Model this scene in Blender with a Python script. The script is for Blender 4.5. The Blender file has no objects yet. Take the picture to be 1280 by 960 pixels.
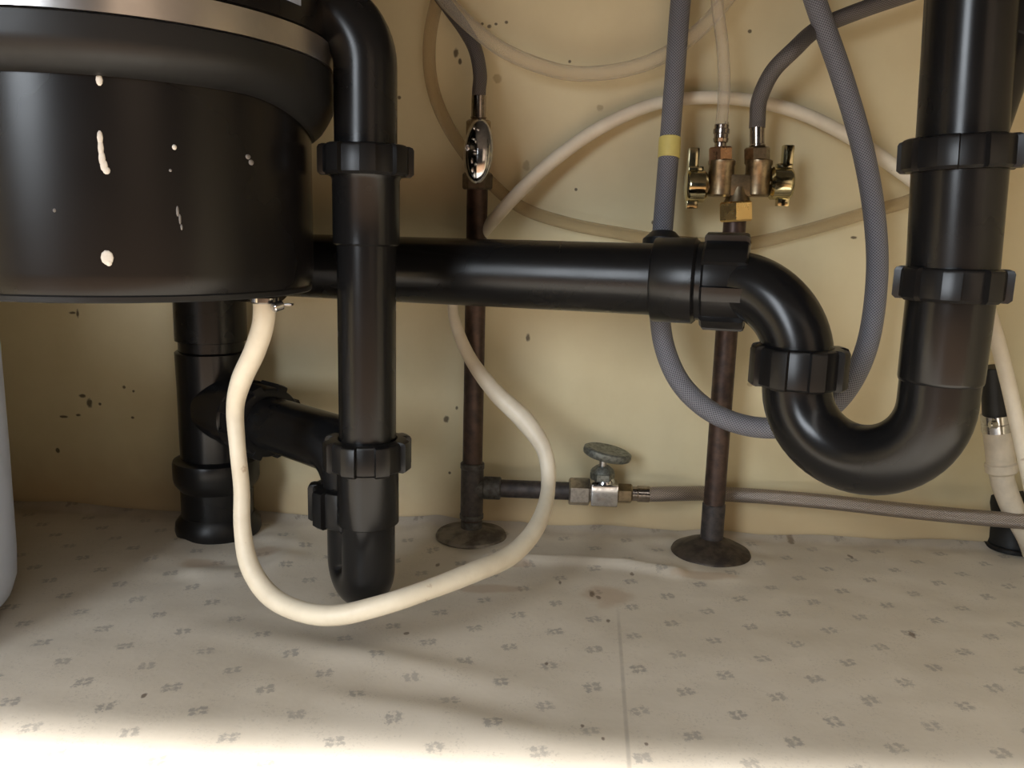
import bpy, bmesh, math, random
from mathutils import Vector, Matrix, noise
random.seed(7)
scene = bpy.context.scene
COL = scene.collection

# ------------------------------------------------------------------ camera
FPX = 1035.0
CAM = Vector((0.0, -0.67, 0.2475))
YAW, PITCH, ROLL = (math.radians(a) for a in (2.5, 10.5, 1.5))
FWD = Vector((-math.sin(YAW)*math.cos(PITCH), math.cos(YAW)*math.cos(PITCH), -math.sin(PITCH)))
_r0 = Vector((math.cos(YAW), math.sin(YAW), 0)); _u0 = _r0.cross(FWD)
RGT = math.cos(ROLL)*_r0 + math.sin(ROLL)*_u0
UPV = RGT.cross(FWD)
cd = bpy.data.cameras.new('camera'); cam = bpy.data.objects.new('camera', cd); COL.objects.link(cam)
cam.matrix_world = Matrix(((RGT.x, UPV.x, -FWD.x, CAM.x), (RGT.y, UPV.y, -FWD.y, CAM.y), (RGT.z, UPV.z, -FWD.z, CAM.z), (0, 0, 0, 1)))
cd.sensor_width = 36.0; cd.lens = FPX/1280*36.0; cd.clip_start = 0.01
scene.camera = cam

# ------------------------------------------------------------------ light
w = bpy.data.worlds.new('world'); scene.world = w; w.use_nodes = True
w.node_tree.nodes['Background'].inputs[0].default_value = (1.0, 0.93, 0.84, 1)
w.node_tree.nodes['Background'].inputs[1].default_value = 0.02
def area(name, loc, target, sx, sy, power, col):
    l = bpy.data.lights.new(name, 'AREA'); l.shape = 'RECTANGLE'; l.size = sx; l.size_y = sy; l.energy = power; l.color = col
    o = bpy.data.objects.new(name, l); COL.objects.link(o); o.location = loc
    o.rotation_euler = (Vector(target)-Vector(loc)).to_track_quat('-Z', 'Y').to_euler(); return o
area('kitchen_ceiling_light', (0.25, -1.475, 2.0), (0.1, -0.4, 0), 0.8, 0.10, 185, (1.0, 0.97, 0.93))
area('kitchen_window_light', (-0.85, -1.9, 0.75), (0.15, 0, 0.2), 0.45, 0.9, 17, (0.86, 0.93, 1.0))
area('kitchen_ceiling_bounce_light', (0.3, -2.1, 2.15), (0.3, -1.5, 0), 2.6, 1.8, 34, (1.0, 0.96, 0.90))
area('added_warm_fill_light', (1.2, -2.2, 0.8), (0.2, 0, 0.2), 0.9, 1.2, 2.5, (1.0, 0.74, 0.52))  # added warm fill from the right, for a brown streak on the disposal
vs = scene.view_settings
vs.view_transform = 'Standard'; vs.look = 'None'; vs.exposure = 0.22; vs.gamma = 1.0; vs.use_curve_mapping = False

# ------------------------------------------------------------------ measuring helpers
def ray(x, y): return FWD + RGT*((x-640)/FPX) - UPV*((y-480)/FPX)
def P(x, y, d): return CAM + ray(x, y)*d                       # a point at distance d in front of the camera
def W(x, y, off=0.0):                                          # a point off metres in front of the back wall
    r = ray(x, y); return CAM + r*((-off-CAM.y)/r.y)
def F(x, y, z=0.0):                                            # a point on the cabinet floor
    r = ray(x, y); return CAM + r*((z-CAM.z)/r.z)
def Zat(x, y, d): return P(x, y, d).z

# ------------------------------------------------------------------ object helpers
WL = {}
def setprops(o, label=None, cat=None, group=None, kind=None):
    if label: o['label'] = label
    if cat: o['category'] = cat
    if group: o['group'] = group
    if kind: o['kind'] = kind
    return o
def thing(name, loc, label, cat, group=None):
    o = bpy.data.objects.new(name, None); COL.objects.link(o); o.location = Vector(loc); o.empty_display_size = 0.02
    WL[o.name] = Vector(loc); return setprops(o, label, cat, group)
def build(name, vf, mat, parent=None, label=None, sharp=38, origin=None, uv=None, smooth=True):
    verts, faces = vf[0], vf[1]
    uv = vf[2] if len(vf) > 2 else None
    off = WL[parent.name] if parent else (Vector(origin) if origin is not None else Vector((0, 0, 0)))
    me = bpy.data.meshes.new(name)
    me.from_pydata([tuple(Vector(v)-off) for v in verts], [], faces); me.update()
    if uv:
        l = me.uv_layers.new(name='UVMap')
        for i, lp in enumerate(me.loops): l.data[i].uv = uv[i]
    bm = bmesh.new(); bm.from_mesh(me); bmesh.ops.recalc_face_normals(bm, faces=bm.faces); bm.to_mesh(me); bm.free()
    if smooth:
        for p in me.polygons: p.use_smooth = True
        me.set_sharp_from_angle(angle=math.radians(sharp))
    me.materials.append(mat)
    o = bpy.data.objects.new(name, me); COL.objects.link(o)
    if parent: o.parent = parent
    else: o.location = off
    WL[o.name] = off
    if label: o['label'] = label
    return o
def join(*vfs):
    V, Fc, UV = [], [], []
    for vf in vfs:
        n = len(V); V += list(vf[0]); Fc += [tuple(i+n for i in f) for f in vf[1]]
    return V, Fc
def frame(axis):
    a = Vector(axis).normalized()
    t = Vector((0, 0, 1)) if abs(a.z) < 0.9 else Vector((0, -1, 0))
    u = a.cross(t).normalized(); return a, u, a.cross(u).normalized()
def lathe(base, axis, prof, segs=40, ref=None):
    a, u, v = frame(axis); base = Vector(base)
    if ref is not None:
        u = (Vector(ref)-a*Vector(ref).dot(a)).normalized(); v = a.cross(u)
    V, Fc = [], []
    for t, r in prof:
        for k in range(segs):
            th = 2*math.pi*k/segs; V.append(base + a*t + (u*math.cos(th)+v*math.sin(th))*r)
    n = len(prof)
    for i in range(n-1):
        for k in range(segs):
            k2 = (k+1) % segs; Fc.append((i*segs+k, i*segs+k2, (i+1)*segs+k2, (i+1)*segs+k))
    Fc.append(tuple(range(segs))[::-1]); Fc.append(tuple((n-1)*segs+k for k in range(segs)))
    return V, Fc
def cyl(p, q, r, bev=0.0006, segs=40):
    p, q = Vector(p), Vector(q); L = (q-p).length
    return lathe(p, q-p, [(0, r-bev), (bev, r), (L-bev, r), (L, r-bev)], segs)
def ring(p, q, ro, ri, bev=0.0008, segs=48):                   # open tube with wall thickness
    p, q = Vector(p), Vector(q); L = (q-p).length
    V, Fc = lathe(p, q-p, [(0.0, ri), (0, ro-bev), (bev, ro), (L-bev, ro), (L, ro-bev), (L, ri)], segs)
    Fc = Fc[:-2]; n = 6
    for k in range(segs):
        k2 = (k+1) % segs; Fc.append((5*segs+k, 5*segs+k2, k2, k))
    return V, Fc
def nut(p, q, ri, rb, lug, n=8, wdeg=9.0, phase=0.0, bev=0.0022, ref=None):
    """slip nut: a ring with raised grip lugs"""
    p, q = Vector(p), Vector(q); L = (q-p).length; a, u, v = frame(q-p)
    if ref is not None:
        u = (Vector(ref)-a*Vector(ref).dot(a)).normalized(); v = a.cross(u)
    prof = []
    st = 2*math.pi/n; hw = math.radians(wdeg); e = math.radians(1.2)
    for k in range(n):
        a0 = k*st+phase
        prof += [(a0-hw-e, rb), (a0-hw, rb+lug), (a0-hw/3, rb+lug), (a0+hw/3, rb+lug), (a0+hw, rb+lug), (a0+hw+e, rb)]
        for j in (1, 2, 3): prof.append((a0+hw+e+(st-2*hw-2*e)*j/4, rb))
    m = len(prof); V, Fc = [], []
    levels = [(0, 'in'), (0, -bev*0.8), (bev*0.7, 0), (L-bev, 0), (L-bev*0.35, -bev*0.35), (L, -bev*1.3), (L, 'in')]
    for t, d in levels:
        for th, r in prof:
            rr = ri if d == 'in' else r+d
            V.append(p+a*t+(u*math.cos(th)+v*math.sin(th))*rr)
    for i in range(len(levels)):
        j = (i+1) % len(levels)
        for k in range(m):
            k2 = (k+1) % m; Fc.append((i*m+k, i*m+k2, j*m+k2, j*m+k))
    return V, Fc
def hexnut(p, q, r, ref=None, bev=0.0012):
    p, q = Vector(p), Vector(q); L = (q-p).length
    return lathe(p, q-p, [(0, r-bev), (bev, r), (L-bev, r), (L, r-bev)], 6, ref)
def catmull(pts, per=10):
    out = []
    n = len(pts)
    for i in range(n-1):
        p0 = pts[max(i-1, 0)]; p1 = pts[i]; p2 = pts[i+1]; p3 = pts[min(i+2, n-1)]
        for s in range(per):
            t = s/per
            out.append(0.5*((2*p1)+(p2-p0)*t+(2*p0-5*p1+4*p2-p3)*t*t+(3*p1-p0-3*p2+p3)*t**3))
    out.append(pts[-1]); return out
def tube(path, rad, segs=20, flat=None, cap=True):
    """sweep a circle (or a flattened one) along a dense path; rad is a number or one per point"""
    n = len(path); rads = rad if isinstance(rad, (list, tuple)) else [rad]*n
    V, Fc, UV = [], [], []
    t0 = (path[1]-path[0]).normalized(); _, u, v = frame(t0); acc = [0.0]
    for i in range(n):
        t = (path[min(i+1, n-1)]-path[max(i-1, 0)]).normalized()
        u = (u-t*u.dot(t)).normalized(); v = t.cross(u)
        if i: acc.append(acc[-1]+(path[i]-path[i-1]).length)
        for k in range(segs):
            th = 2*math.pi*k/segs; V.append(path[i]+(u*math.cos(th)+v*math.sin(th))*rads[i])
    for i in range(n-1):
        for k in range(segs):
            k2 = (k+1) % segs
            Fc.append((i*segs+k, i*segs+k2, (i+1)*segs+k2, (i+1)*segs+k))
            UV += [(k/segs, acc[i]), ((k+1)/segs, acc[i]), ((k+1)/segs, acc[i+1]), (k/segs, acc[i+1])]
    if cap:
        Fc.append(tuple(range(segs))[::-1]); UV += [(0, 0)]*segs
        Fc.append(tuple((n-1)*segs+k for k in range(segs))); UV += [(0, 0)]*segs
    return V, Fc, UV
def hose(pts, per=10):                                         # pts: list of (Vector, radius)
    path = catmull([p for p, r in pts], per)
    rs = []
    for i in range(len(pts)-1):
        for s in range(per): rs.append(pts[i][1]+(pts[i+1][1]-pts[i][1])*s/per)
    rs.append(pts[-1][1]); return tube(path, rs)
def fillet(pts, rads, seg=14):
    out = [Vector(pts[0])]
    for i in range(1, len(pts)-1):
        p = Vector(pts[i]); a = (Vector(pts[i-1])-p).normalized(); b = (Vector(pts[i+1])-p).normalized()
        ang = a.angle(b); d = rads[i-1]/math.tan(ang/2); c = p+(a+b).normalized()*(rads[i-1]/math.sin(ang/2))
        s = p+a*d-c; e = p+b*d-c; tot = s.angle(e); ax = s.cross(e).normalized()
        for k in range(seg+1): out.append(c+Matrix.Rotation(tot*k/seg, 3, ax) @ s)
    out.append(Vector(pts[-1])); return out
def box(c, s, rot=None, bev=0.001):
    bm = bmesh.new(); bmesh.ops.create_cube(bm, size=1)
    for v in bm.verts: v.co = Vector((v.co.x*s[0], v.co.y*s[1], v.co.z*s[2]))
    if bev: bmesh.ops.bevel(bm, geom=bm.edges[:], offset=bev, segments=2, affect='EDGES', profile=0.6)
    M = (rot.to_4x4() if rot else Matrix.Identity(4)); M = Matrix.Translation(Vector(c)) @ M
    bm.verts.ensure_lookup_table(); bm.faces.ensure_lookup_table()
    V = [M @ v.co for v in bm.verts]; Fc = [tuple(v.index for v in f.verts) for f in bm.faces]; bm.free(); return V, Fc
def ellipsoid(c, rx, ry, rz, U=Vector((1, 0, 0)), N=Vector((0, -1, 0)), T=Vector((0, 0, 1)), m=12, n=8, power=1.0):
    V, Fc = [], []
    for i in range(n+1):
        ph = -math.pi/2+math.pi*i/n
        for k in range(m):
            th = 2*math.pi*k/m
            V.append(Vector(c)+U*(rx*math.cos(ph)*math.cos(th))+T*(rz*math.cos(ph)*math.sin(th))+N*(ry*math.sin(ph)))
    for i in range(n):
        for k in range(m):
            k2 = (k+1) % m; Fc.append((i*m+k, i*m+k2, (i+1)*m+k2, (i+1)*m+k))
    return V, Fc

# ------------------------------------------------------------------ materials
class NT:
    def __init__(s, name):
        s.m = bpy.data.materials.new(name); s.m.use_nodes = True; s.t = s.m.node_tree; s.b = s.t.nodes['Principled BSDF']
        s.out = s.t.nodes['Material Output']
    def n(s, typ, **kw):
        o = s.t.nodes.new(typ)
        for k, v in kw.items(): setattr(o, k, v)
        return o
    def link(s, a, b): s.t.links.new(a, b)
    def inp(s, sock, v):
        if isinstance(v, (int, float)): sock.default_value = v
        elif isinstance(v, (tuple, list, Vector)): sock.default_value = tuple(v) if len(sock.default_value) == len(v) else tuple(v)+(1,)
        else: s.link(v, sock)
    def math(s, op, a, b=0.0, c=0.0, clamp=False):
        o = s.n('ShaderNodeMath', operation=op, use_clamp=clamp)
        for i, v in enumerate((a, b, c)): s.inp(o.inputs[i], v)
        return o.outputs[0]
    def mix(s, f, a, b, blend='MIX'):
        o = s.n('ShaderNodeMix', data_type='RGBA', blend_type=blend)
        s.inp(o.inputs[0], f); s.inp(o.inputs[6], a); s.inp(o.inputs[7], b); return o.outputs[2]
    def noise(s, scale, detail=3, rough=0.5, vec=None, dist=0.0):
        o = s.n('ShaderNodeTexNoise'); o.inputs['Scale'].default_value = scale; o.inputs['Detail'].default_value = detail
        o.inputs['Roughness'].default_value = rough; o.inputs['Distortion'].default_value = dist
        s.link(vec if vec is not None else s.pos(), o.inputs['Vector']); return o.outputs[0]
    def ramp(s, v, lo, hi):
        o = s.n('ShaderNodeMapRange', interpolation_type='SMOOTHSTEP'); s.inp(o.inputs[0], v)
        o.inputs[1].default_value = lo; o.inputs[2].default_value = hi; return o.outputs[0]
    def pos(s):
        if not hasattr(s, '_p'): s._p = s.n('ShaderNodeTexCoord').outputs['Object']
        return s._p
    def uv(s):
        return s.n('ShaderNodeTexCoord').outputs['UV']
    def sep(s, v):
        o = s.n('ShaderNodeSeparateXYZ'); s.link(v, o.inputs[0]); return o.outputs
    def bump(s, h, strength, dist):
        o = s.n('ShaderNodeBump'); o.inputs['Strength'].default_value = strength; o.inputs['Distance'].default_value = dist
        s.link(h, o.inputs['Height']); s.link(o.outputs[0], s.b.inputs['Normal'])
    def set(s, **kw):
        for k, v in kw.items(): s.inp(s.b.inputs[k.replace('_', ' ')], v)
        return s

def plain(name, col, rough, metal=0.0, var=0.25, vscale=60, spec=None, bump=0.0, col2=None):
    t = NT(name); c2 = col2 or tuple(c*(1-var) for c in col)
    f = t.ramp(t.noise(vscale, 4, 0.6), 0.35, 0.7)
    t.set(Base_Color=t.mix(f, col, c2), Metallic=metal, Roughness=t.math('ADD', rough-0.05, t.math('MULTIPLY', f, 0.1)))
    if spec is not None: t.set(Specular_IOR_Level=spec)
    if bump: t.bump(t.noise(vscale*8, 2), bump, 0.0006)
    return t.m
M = {}
M['abs'] = plain('black_abs_plastic', (0.0085, 0.0085, 0.009), 0.27, var=0.15, vscale=12, spec=0.36)
M['abs_nut'] = plain('black_moulded_plastic', (0.0095, 0.0092, 0.0095), 0.34, var=0.15, vscale=12, spec=0.36)
M['enamel'] = plain('black_enamel_paint', (0.0085, 0.0078, 0.0078), 0.27, var=0.15, vscale=6, spec=0.33)
M['rubber'] = plain('charcoal_rubber', (0.013, 0.0135, 0.014), 0.46, var=0.15, vscale=20, spec=0.36)
M['steel'] = plain('brushed_steel', (0.76, 0.73, 0.71), 0.33, 1.0, var=0.12, vscale=30)
M['chrome'] = plain('worn_chrome', (0.66, 0.66, 0.68), 0.16, 1.0, var=0.25, vscale=250)
M['dark_metal'] = plain('darkened_metal', (0.16, 0.13, 0.10), 0.36, 0.9, var=0.3, vscale=200)
M['dull_chrome'] = plain('dull_grey_chrome', (0.50, 0.48, 0.46), 0.34, 1.0, var=0.35, vscale=300)
M['zinc'] = plain('oxidised_grey_metal', (0.27, 0.28, 0.25), 0.45, 0.7, var=0.5, vscale=400)
M['crimp'] = plain('nickel_crimp', (0.40, 0.35, 0.31), 0.22, 1.0, var=0.3, vscale=300)
M['brass'] = plain('aged_brass', (0.34, 0.265, 0.17), 0.38, 1.0, var=0.35, vscale=250)
M['brass_bright'] = plain('bright_brass', (0.92, 0.66, 0.30), 0.30, 1.0, var=0.04, vscale=60)
M['brass_nut'] = plain('reddish_brass', (0.56, 0.33, 0.20), 0.32, 1.0, var=0.2, vscale=200)
M['gold_handle'] = plain('pale_gold_plating', (0.62, 0.55, 0.34), 0.14, 1.0, var=0.25, vscale=150)
M['copper'] = plain('tarnished_copper', (0.085, 0.053, 0.042), 0.45, 0.55, col2=(0.045, 0.032, 0.028), vscale=120, bump=0.05)
M['copper_dark'] = plain('blackened_copper', (0.075, 0.062, 0.058), 0.5, 0.4, col2=(0.035, 0.032, 0.033), vscale=160, bump=0.08)
M['solder'] = plain('greenish_solder_joint', (0.10, 0.10, 0.095), 0.55, 0.4, col2=(0.055, 0.045, 0.042), vscale=260, bump=0.1)
M['rust'] = plain('rusted_plate', (0.085, 0.066, 0.05), 0.5, 0.45, col2=(0.032, 0.024, 0.02), vscale=110, bump=0.15)
M['plate'] = plain('dirty_grey_plate', (0.24, 0.21, 0.17), 0.6, 0.2, col2=(0.08, 0.065, 0.05), vscale=70, bump=0.15)
def cream_mat():
    t = NT('cream_vinyl_tube'); f = t.ramp(t.noise(45, 4, 0.6), 0.35, 0.7)
    c = t.mix(f, (0.83, 0.76, 0.62), (0.74, 0.665, 0.53))
    c = t.mix(t.math('MULTIPLY', t.ramp(t.noise(70, 4, 0.65), 0.66, 0.74), 0.55), c, (0.36, 0.23, 0.12))      # brown scuffs
    t.set(Base_Color=c, Roughness=0.42); return t.m
M['cream'] = cream_mat()
M['whitish'] = plain('white_connector_plastic', (0.70, 0.62, 0.50), 0.4, var=0.15, vscale=90)
M['yellow'] = plain('yellow_tape', (0.72, 0.62, 0.20), 0.5, var=0.1)
M['paint'] = plain('dried_white_paint', (0.80, 0.77, 0.70), 0.6, var=0.12, vscale=300)
M['paint_grey'] = plain('smeared_grey_paint', (0.22, 0.21, 0.20), 0.6, var=0.3, vscale=300)
M['jug'] = plain('blue_grey_plastic', (0.66, 0.74, 0.93), 0.45, var=0.06, vscale=30)
M['label'] = plain('pale_blue_sticker', (0.35, 0.42, 0.55), 0.45, var=0.2, vscale=200)
M['beige'] = plain('cabinet_paint', (0.64, 0.55, 0.36), 0.55, var=0.1, vscale=12)
M['counter'] = plain('particle_board', (0.45, 0.36, 0.24), 0.7, var=0.3, vscale=90)
M['underside'] = plain('dark_sink_undercoating', (0.07, 0.068, 0.065), 0.8, var=0.2, vscale=60)
M['kfloor'] = plain('kitchen_wood_floor', (0.34, 0.20, 0.11), 0.35, var=0.3, vscale=6)

def clear_tube(name, col, alpha, rough=0.25):
    t = NT(name); t.set(Base_Color=col, Roughness=rough)
    tr = t.n('ShaderNodeBsdfTransparent'); tr.inputs[0].default_value = (1, 0.97, 0.92, 1)
    tl = t.n('ShaderNodeBsdfTranslucent'); tl.inputs[0].default_value = tuple(col)+(1,)
    m1 = t.n('ShaderNodeMixShader'); m1.inputs[0].default_value = 0.4
    t.link(t.b.outputs[0], m1.inputs[1]); t.link(tl.outputs[0], m1.inputs[2])
    lw = t.n('ShaderNodeLayerWeight'); lw.inputs[0].default_value = 0.35       # a tube wall is seen thicker at its edge
    fac = t.math('ADD', alpha, t.math('MULTIPLY', lw.outputs['Facing'], 0.35), clamp=True)
    m2 = t.n('ShaderNodeMixShader'); t.link(fac, m2.inputs[0])
    t.link(tr.outputs[0], m2.inputs[1]); t.link(m1.outputs[0], m2.inputs[2]); t.link(m2.outputs[0], t.out.inputs[0]); return t.m
M['clear'] = clear_tube('milky_clear_tubing', (0.70, 0.67, 0.61), 0.26)
M['clear_brown'] = clear_tube('translucent_brown', (0.40, 0.33, 0.25), 0.16)
M['clear_white'] = clear_tube('milky_white_tubing', (0.76, 0.70, 0.58), 0.62)

def braid(name, c1, c2, metal, rough, around=22, along=3000):
    t = NT(name); uv = t.sep(t.uv())
    a = t.math('MULTIPLY', uv[0], 2*math.pi*around); b = t.math('MULTIPLY', uv[1], along)
    s1 = t.math('SINE', t.math('ADD', a, b)); s2 = t.math('SINE', t.math('SUBTRACT', a, b))
    h = t.math('MAXIMUM', s1, s2); f = t.ramp(h, -0.2, 0.9)
    t.set(Base_Color=t.mix(f, c2, c1), Metallic=metal, Roughness=rough); t.bump(h, 0.5, 0.0004); return t.m
M['braid_grey'] = braid('grey_braided_sleeve', (0.235, 0.24, 0.275), (0.06, 0.06, 0.075), 0.0, 0.5)
M['braid_dark'] = braid('dark_braided_sleeve', (0.16, 0.145, 0.14), (0.045, 0.04, 0.04), 0.2, 0.45)
M['braid_steel'] = braid('steel_braided_sleeve', (0.46, 0.40, 0.36), (0.14, 0.115, 0.10), 0.75, 0.38)

def ell_mask(t, sx, sy, specs, jit):
    """several soft-edged blotches, each (x, y, rx, ry), on a plane given by sockets sx, sy"""
    tot = None
    for (x, y, rx, ry) in specs:
        dx = t.math('DIVIDE', t.math('SUBTRACT', sx, x), rx); dy = t.math('DIVIDE', t.math('SUBTRACT', sy, y), ry)
        d = t.math('ADD', t.math('ADD', t.math('MULTIPLY', dx, dx), t.math('MULTIPLY', dy, dy)), t.math('MULTIPLY', jit, 1.6))
        m = t.ramp(d, 1.9, 1.0)
        tot = m if tot is None else t.math('MAXIMUM', tot, m)
    return tot
def wall_mat():
    t = NT('yellowed_cream_wall_paint'); x, y, z = t.sep(t.pos())
    base = t.mix(t.ramp(t.noise(9, 5, 0.6), 0.3, 0.75), (0.74, 0.655, 0.43), (0.66, 0.57, 0.355))
    base = t.mix(t.math('MULTIPLY', t.ramp(t.noise(3.1, 3, 0.5, dist=0.6), 0.5, 0.75), 0.45), base, (0.55, 0.50, 0.34))
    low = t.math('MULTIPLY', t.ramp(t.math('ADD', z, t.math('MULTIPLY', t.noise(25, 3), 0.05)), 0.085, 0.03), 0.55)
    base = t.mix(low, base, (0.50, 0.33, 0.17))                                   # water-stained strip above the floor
    jit = t.noise(260, 3)
    sp = []
    for (px, py, a, b) in [(112, 504, 4, 7), (103, 495, 5, 3), (125, 505, 2, 2), (155, 484, 2.5, 2.5), (167, 489, 2, 2), (166, 522, 2.5, 2), (97, 392, 2, 6), (90, 391, 5, 2),
                           (80, 521, 6, 2), (98, 519, 4, 2), (72, 563, 3, 4), (570, 66, 3.5, 6), (575, 77, 2.5, 4), (603, 30, 2, 2), (612, 33, 3, 2.5), (620, 30, 2, 1.5), (633, 28, 2.5, 2),
                           (712, 77, 2, 2), (571, 510, 2, 3), (558, 524, 4, 5), (562, 591, 2, 2), (908, 155, 3, 4), (937, 39, 2.5, 2.5), (1083, 155, 2, 4), (1067, 297, 4, 2), (499, 122, 2.5, 2.5),
                           (816, 278, 2, 2.5), (720, 237, 2, 2), (660, 422, 3, 6)]:
        p = W(px, py); k = 0.67/FPX*1.05; sp.append((p.x, p.z, a*k, b*k))
    spots = ell_mask(t, x, z, sp, jit)
    base = t.mix(t.math('MULTIPLY', spots, 0.85), base, (0.05, 0.032, 0.015))
    rings = ell_mask(t, x, z, [(W(622, 98).x, W(622, 98).z, .004, .004), (W(658, 207).x, W(658, 207).z, .0035, .0045), (W(938, 480).x, W(938, 480).z, .003, .0025), (W(750, 135).x, W(750, 135).z, .003, .003)], jit)
    base = t.mix(t.math('MULTIPLY', rings, 0.5), base, (0.27, 0.19, 0.08))
    t.set(Base_Color=base, Roughness=0.5); t.bump(t.noise(180, 3), 0.12, 0.001); return t.m
M['wall'] = wall_mat()

def liner_mat():
    t = NT('printed_shelf_paper'); x, y, z = t.sep(t.pos())
    wob = t.math('MULTIPLY', t.math('SUBTRACT', t.noise(14, 2), 0.5), 0.006)
    xx = t.math('ADD', t.math('SUBTRACT', t.math('SUBTRACT', x, 0.1556), t.math('MULTIPLY', t.math('ADD', y, 0.2686), 0.057)), wob)
    yy = t.math('ADD', t.math('ADD', y, 0.2686), wob)
    PX, PY, total = 0.0504, 0.0412, None
    nz = t.noise(480, 3, 0.65)
    for ox, oy in ((0.0, 0.0), (0.5, 0.5)):
        u = t.math('MULTIPLY', t.math('SUBTRACT', t.math('FRACT', t.math('ADD', t.math('DIVIDE', xx, PX), 0.5+ox+10)), 0.5), PX)
        v = t.math('MULTIPLY', t.math('SUBTRACT', t.math('FRACT', t.math('ADD', t.math('DIVIDE', yy, PY), 0.5+oy+10)), 0.5), PY)
        u, v = t.math('ADD', u, t.math('MULTIPLY', v, 0.35)), t.math('SUBTRACT', v, t.math('MULTIPLY', u, 0.35))
        au = t.math('SUBTRACT', t.math('ABSOLUTE', u), 0.0025); av_ = t.math('SUBTRACT', t.math('ABSOLUTE', v), 0.0018)
        r = t.math('SQRT', t.math('ADD', t.math('MULTIPLY', au, au), t.math('MULTIPLY', av_, av_)))
        d = t.math('SUBTRACT', r, t.math('ADD', 0.0020, t.math('MULTIPLY', t.math('SUBTRACT', nz, 0.5), 0.0100)))
        m = t.ramp(d, 0.0012, -0.0012)
        total = m if total is None else t.math('MAXIMUM', total, m)
    fade = t.math('ADD', 0.30, t.math('MULTIPLY', t.noise(23, 2), 0.55))
    paper = t.mix(t.ramp(t.noise(7, 5, 0.65), 0.3, 0.75), (0.70, 0.64, 0.55), (0.59, 0.53, 0.44))
    paper = t.mix(t.math('MULTIPLY', t.math('MULTIPLY', t.ramp(t.noise(620, 3, 0.7), 0.53, 0.68), t.ramp(t.noise(60, 2), 0.40, 0.62)), 0.50), paper, (0.42, 0.38, 0.33))
    paper = t.mix(t.math('MULTIPLY', total, fade), paper, (0.25, 0.235, 0.22))
    jit = t.noise(60, 4)
    st = []
    for (px, py, a, b) in [(600, 735, 60, 6), (760, 745, 35, 16), (250, 706, 35, 7), (880, 722, 45, 5), (640, 706, 30, 4), (1030, 655, 60, 6), (330, 690, 25, 8)]:
        p = F(px, py); q = F(px+a, py); r2 = F(px, py+b); st.append((p.x, p.y, (q-p).length, (r2-p).length))
    paper = t.mix(t.math('MULTIPLY', ell_mask(t, x, y, st, jit), 0.40), paper, (0.38, 0.23, 0.12))
    sp = []
    for (px, py, a, b) in [(740, 743, 4, 3), (748, 747, 4, 2), (760, 776, 3, 2), (180, 869, 4, 2.5), (754, 926, 3, 2), (808, 932, 3, 2), (858, 965, 4, 3), (1140, 794, 4, 3), (700, 729, 2, 2), (988, 676, 5, 3), (790, 718, 3, 2), (728, 908, 3, 2),
                           (1063, 695, 3, 2), (547, 706, 3, 2), (508, 792, 4, 2), (683, 830, 3, 2), (845, 664, 4, 3)]:
        p = F(px, py); q = F(px+a, py); r2 = F(px, py+b*1.3); sp.append((p.x, p.y, (q-p).length, (r2-p).length))
    paper = t.mix(t.math('MULTIPLY', ell_mask(t, x, y, sp, t.noise(400, 2)), 0.75), paper, (0.10, 0.06, 0.035))
    a0, a1 = F(772, 758), F(786, 955)                                              # seam drawn as a thin dark line in the colour
    sx = t.math('SUBTRACT', x, t.math('ADD', a0.x, t.math('MULTIPLY', t.math('SUBTRACT', y, a0.y), (a1.x-a0.x)/(a1.y-a0.y))))
    ln = t.math('MULTIPLY', t.ramp(t.math('ABSOLUTE', sx), 0.0016, 0.0004), t.ramp(y, -0.13, -0.19))
    paper = t.mix(t.math('MULTIPLY', ln, t.math('MULTIPLY', t.noise(70, 3), 0.8)), paper, (0.28, 0.25, 0.22))
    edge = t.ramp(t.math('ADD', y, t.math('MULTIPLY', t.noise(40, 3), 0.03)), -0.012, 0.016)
    paper = t.mix(t.math('MULTIPLY', edge, 0.5), paper, (0.20, 0.15, 0.10))        # browner and darker along the back edge
    t.set(Base_Color=paper, Roughness=0.48); t.bump(t.noise(240, 3), 0.10, 0.0012); return t.m
M['liner'] = liner_mat()

# ------------------------------------------------------------------ the cabinet (setting)
def slab(name, x0, x1, y0, y1, z0, z1, mat):
    o = build(name, box(((x0+x1)/2, (y0+y1)/2, (z0+z1)/2), (x1-x0, y1-y0, z1-z0), bev=0), mat, smooth=False); o['kind'] = 'structure'; return o
XL, XR, YF, TOP = -0.47, 0.46, -0.565, 0.475
slab('wall_back', XL-.018, XR+.018, 0, 0.012, -0.02, TOP, M['wall'])
slab('wall_left', XL-.018, XL, YF, 0, -0.02, TOP, M['beige'])
slab('wall_right', XR, XR+.018, YF, 0, -0.02, TOP, M['beige'])
slab('floor', XL, XR, YF, 0, -0.02, -0.003, M['counter'])
slab('ceiling', XL-.03, XR+.03, YF-.03, 0.02, TOP, TOP+.03, M['underside'])
slab('floor_kitchen', -3, 3, -4, YF+0.05, -0.14, -0.12, M['kfloor'])

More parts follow.
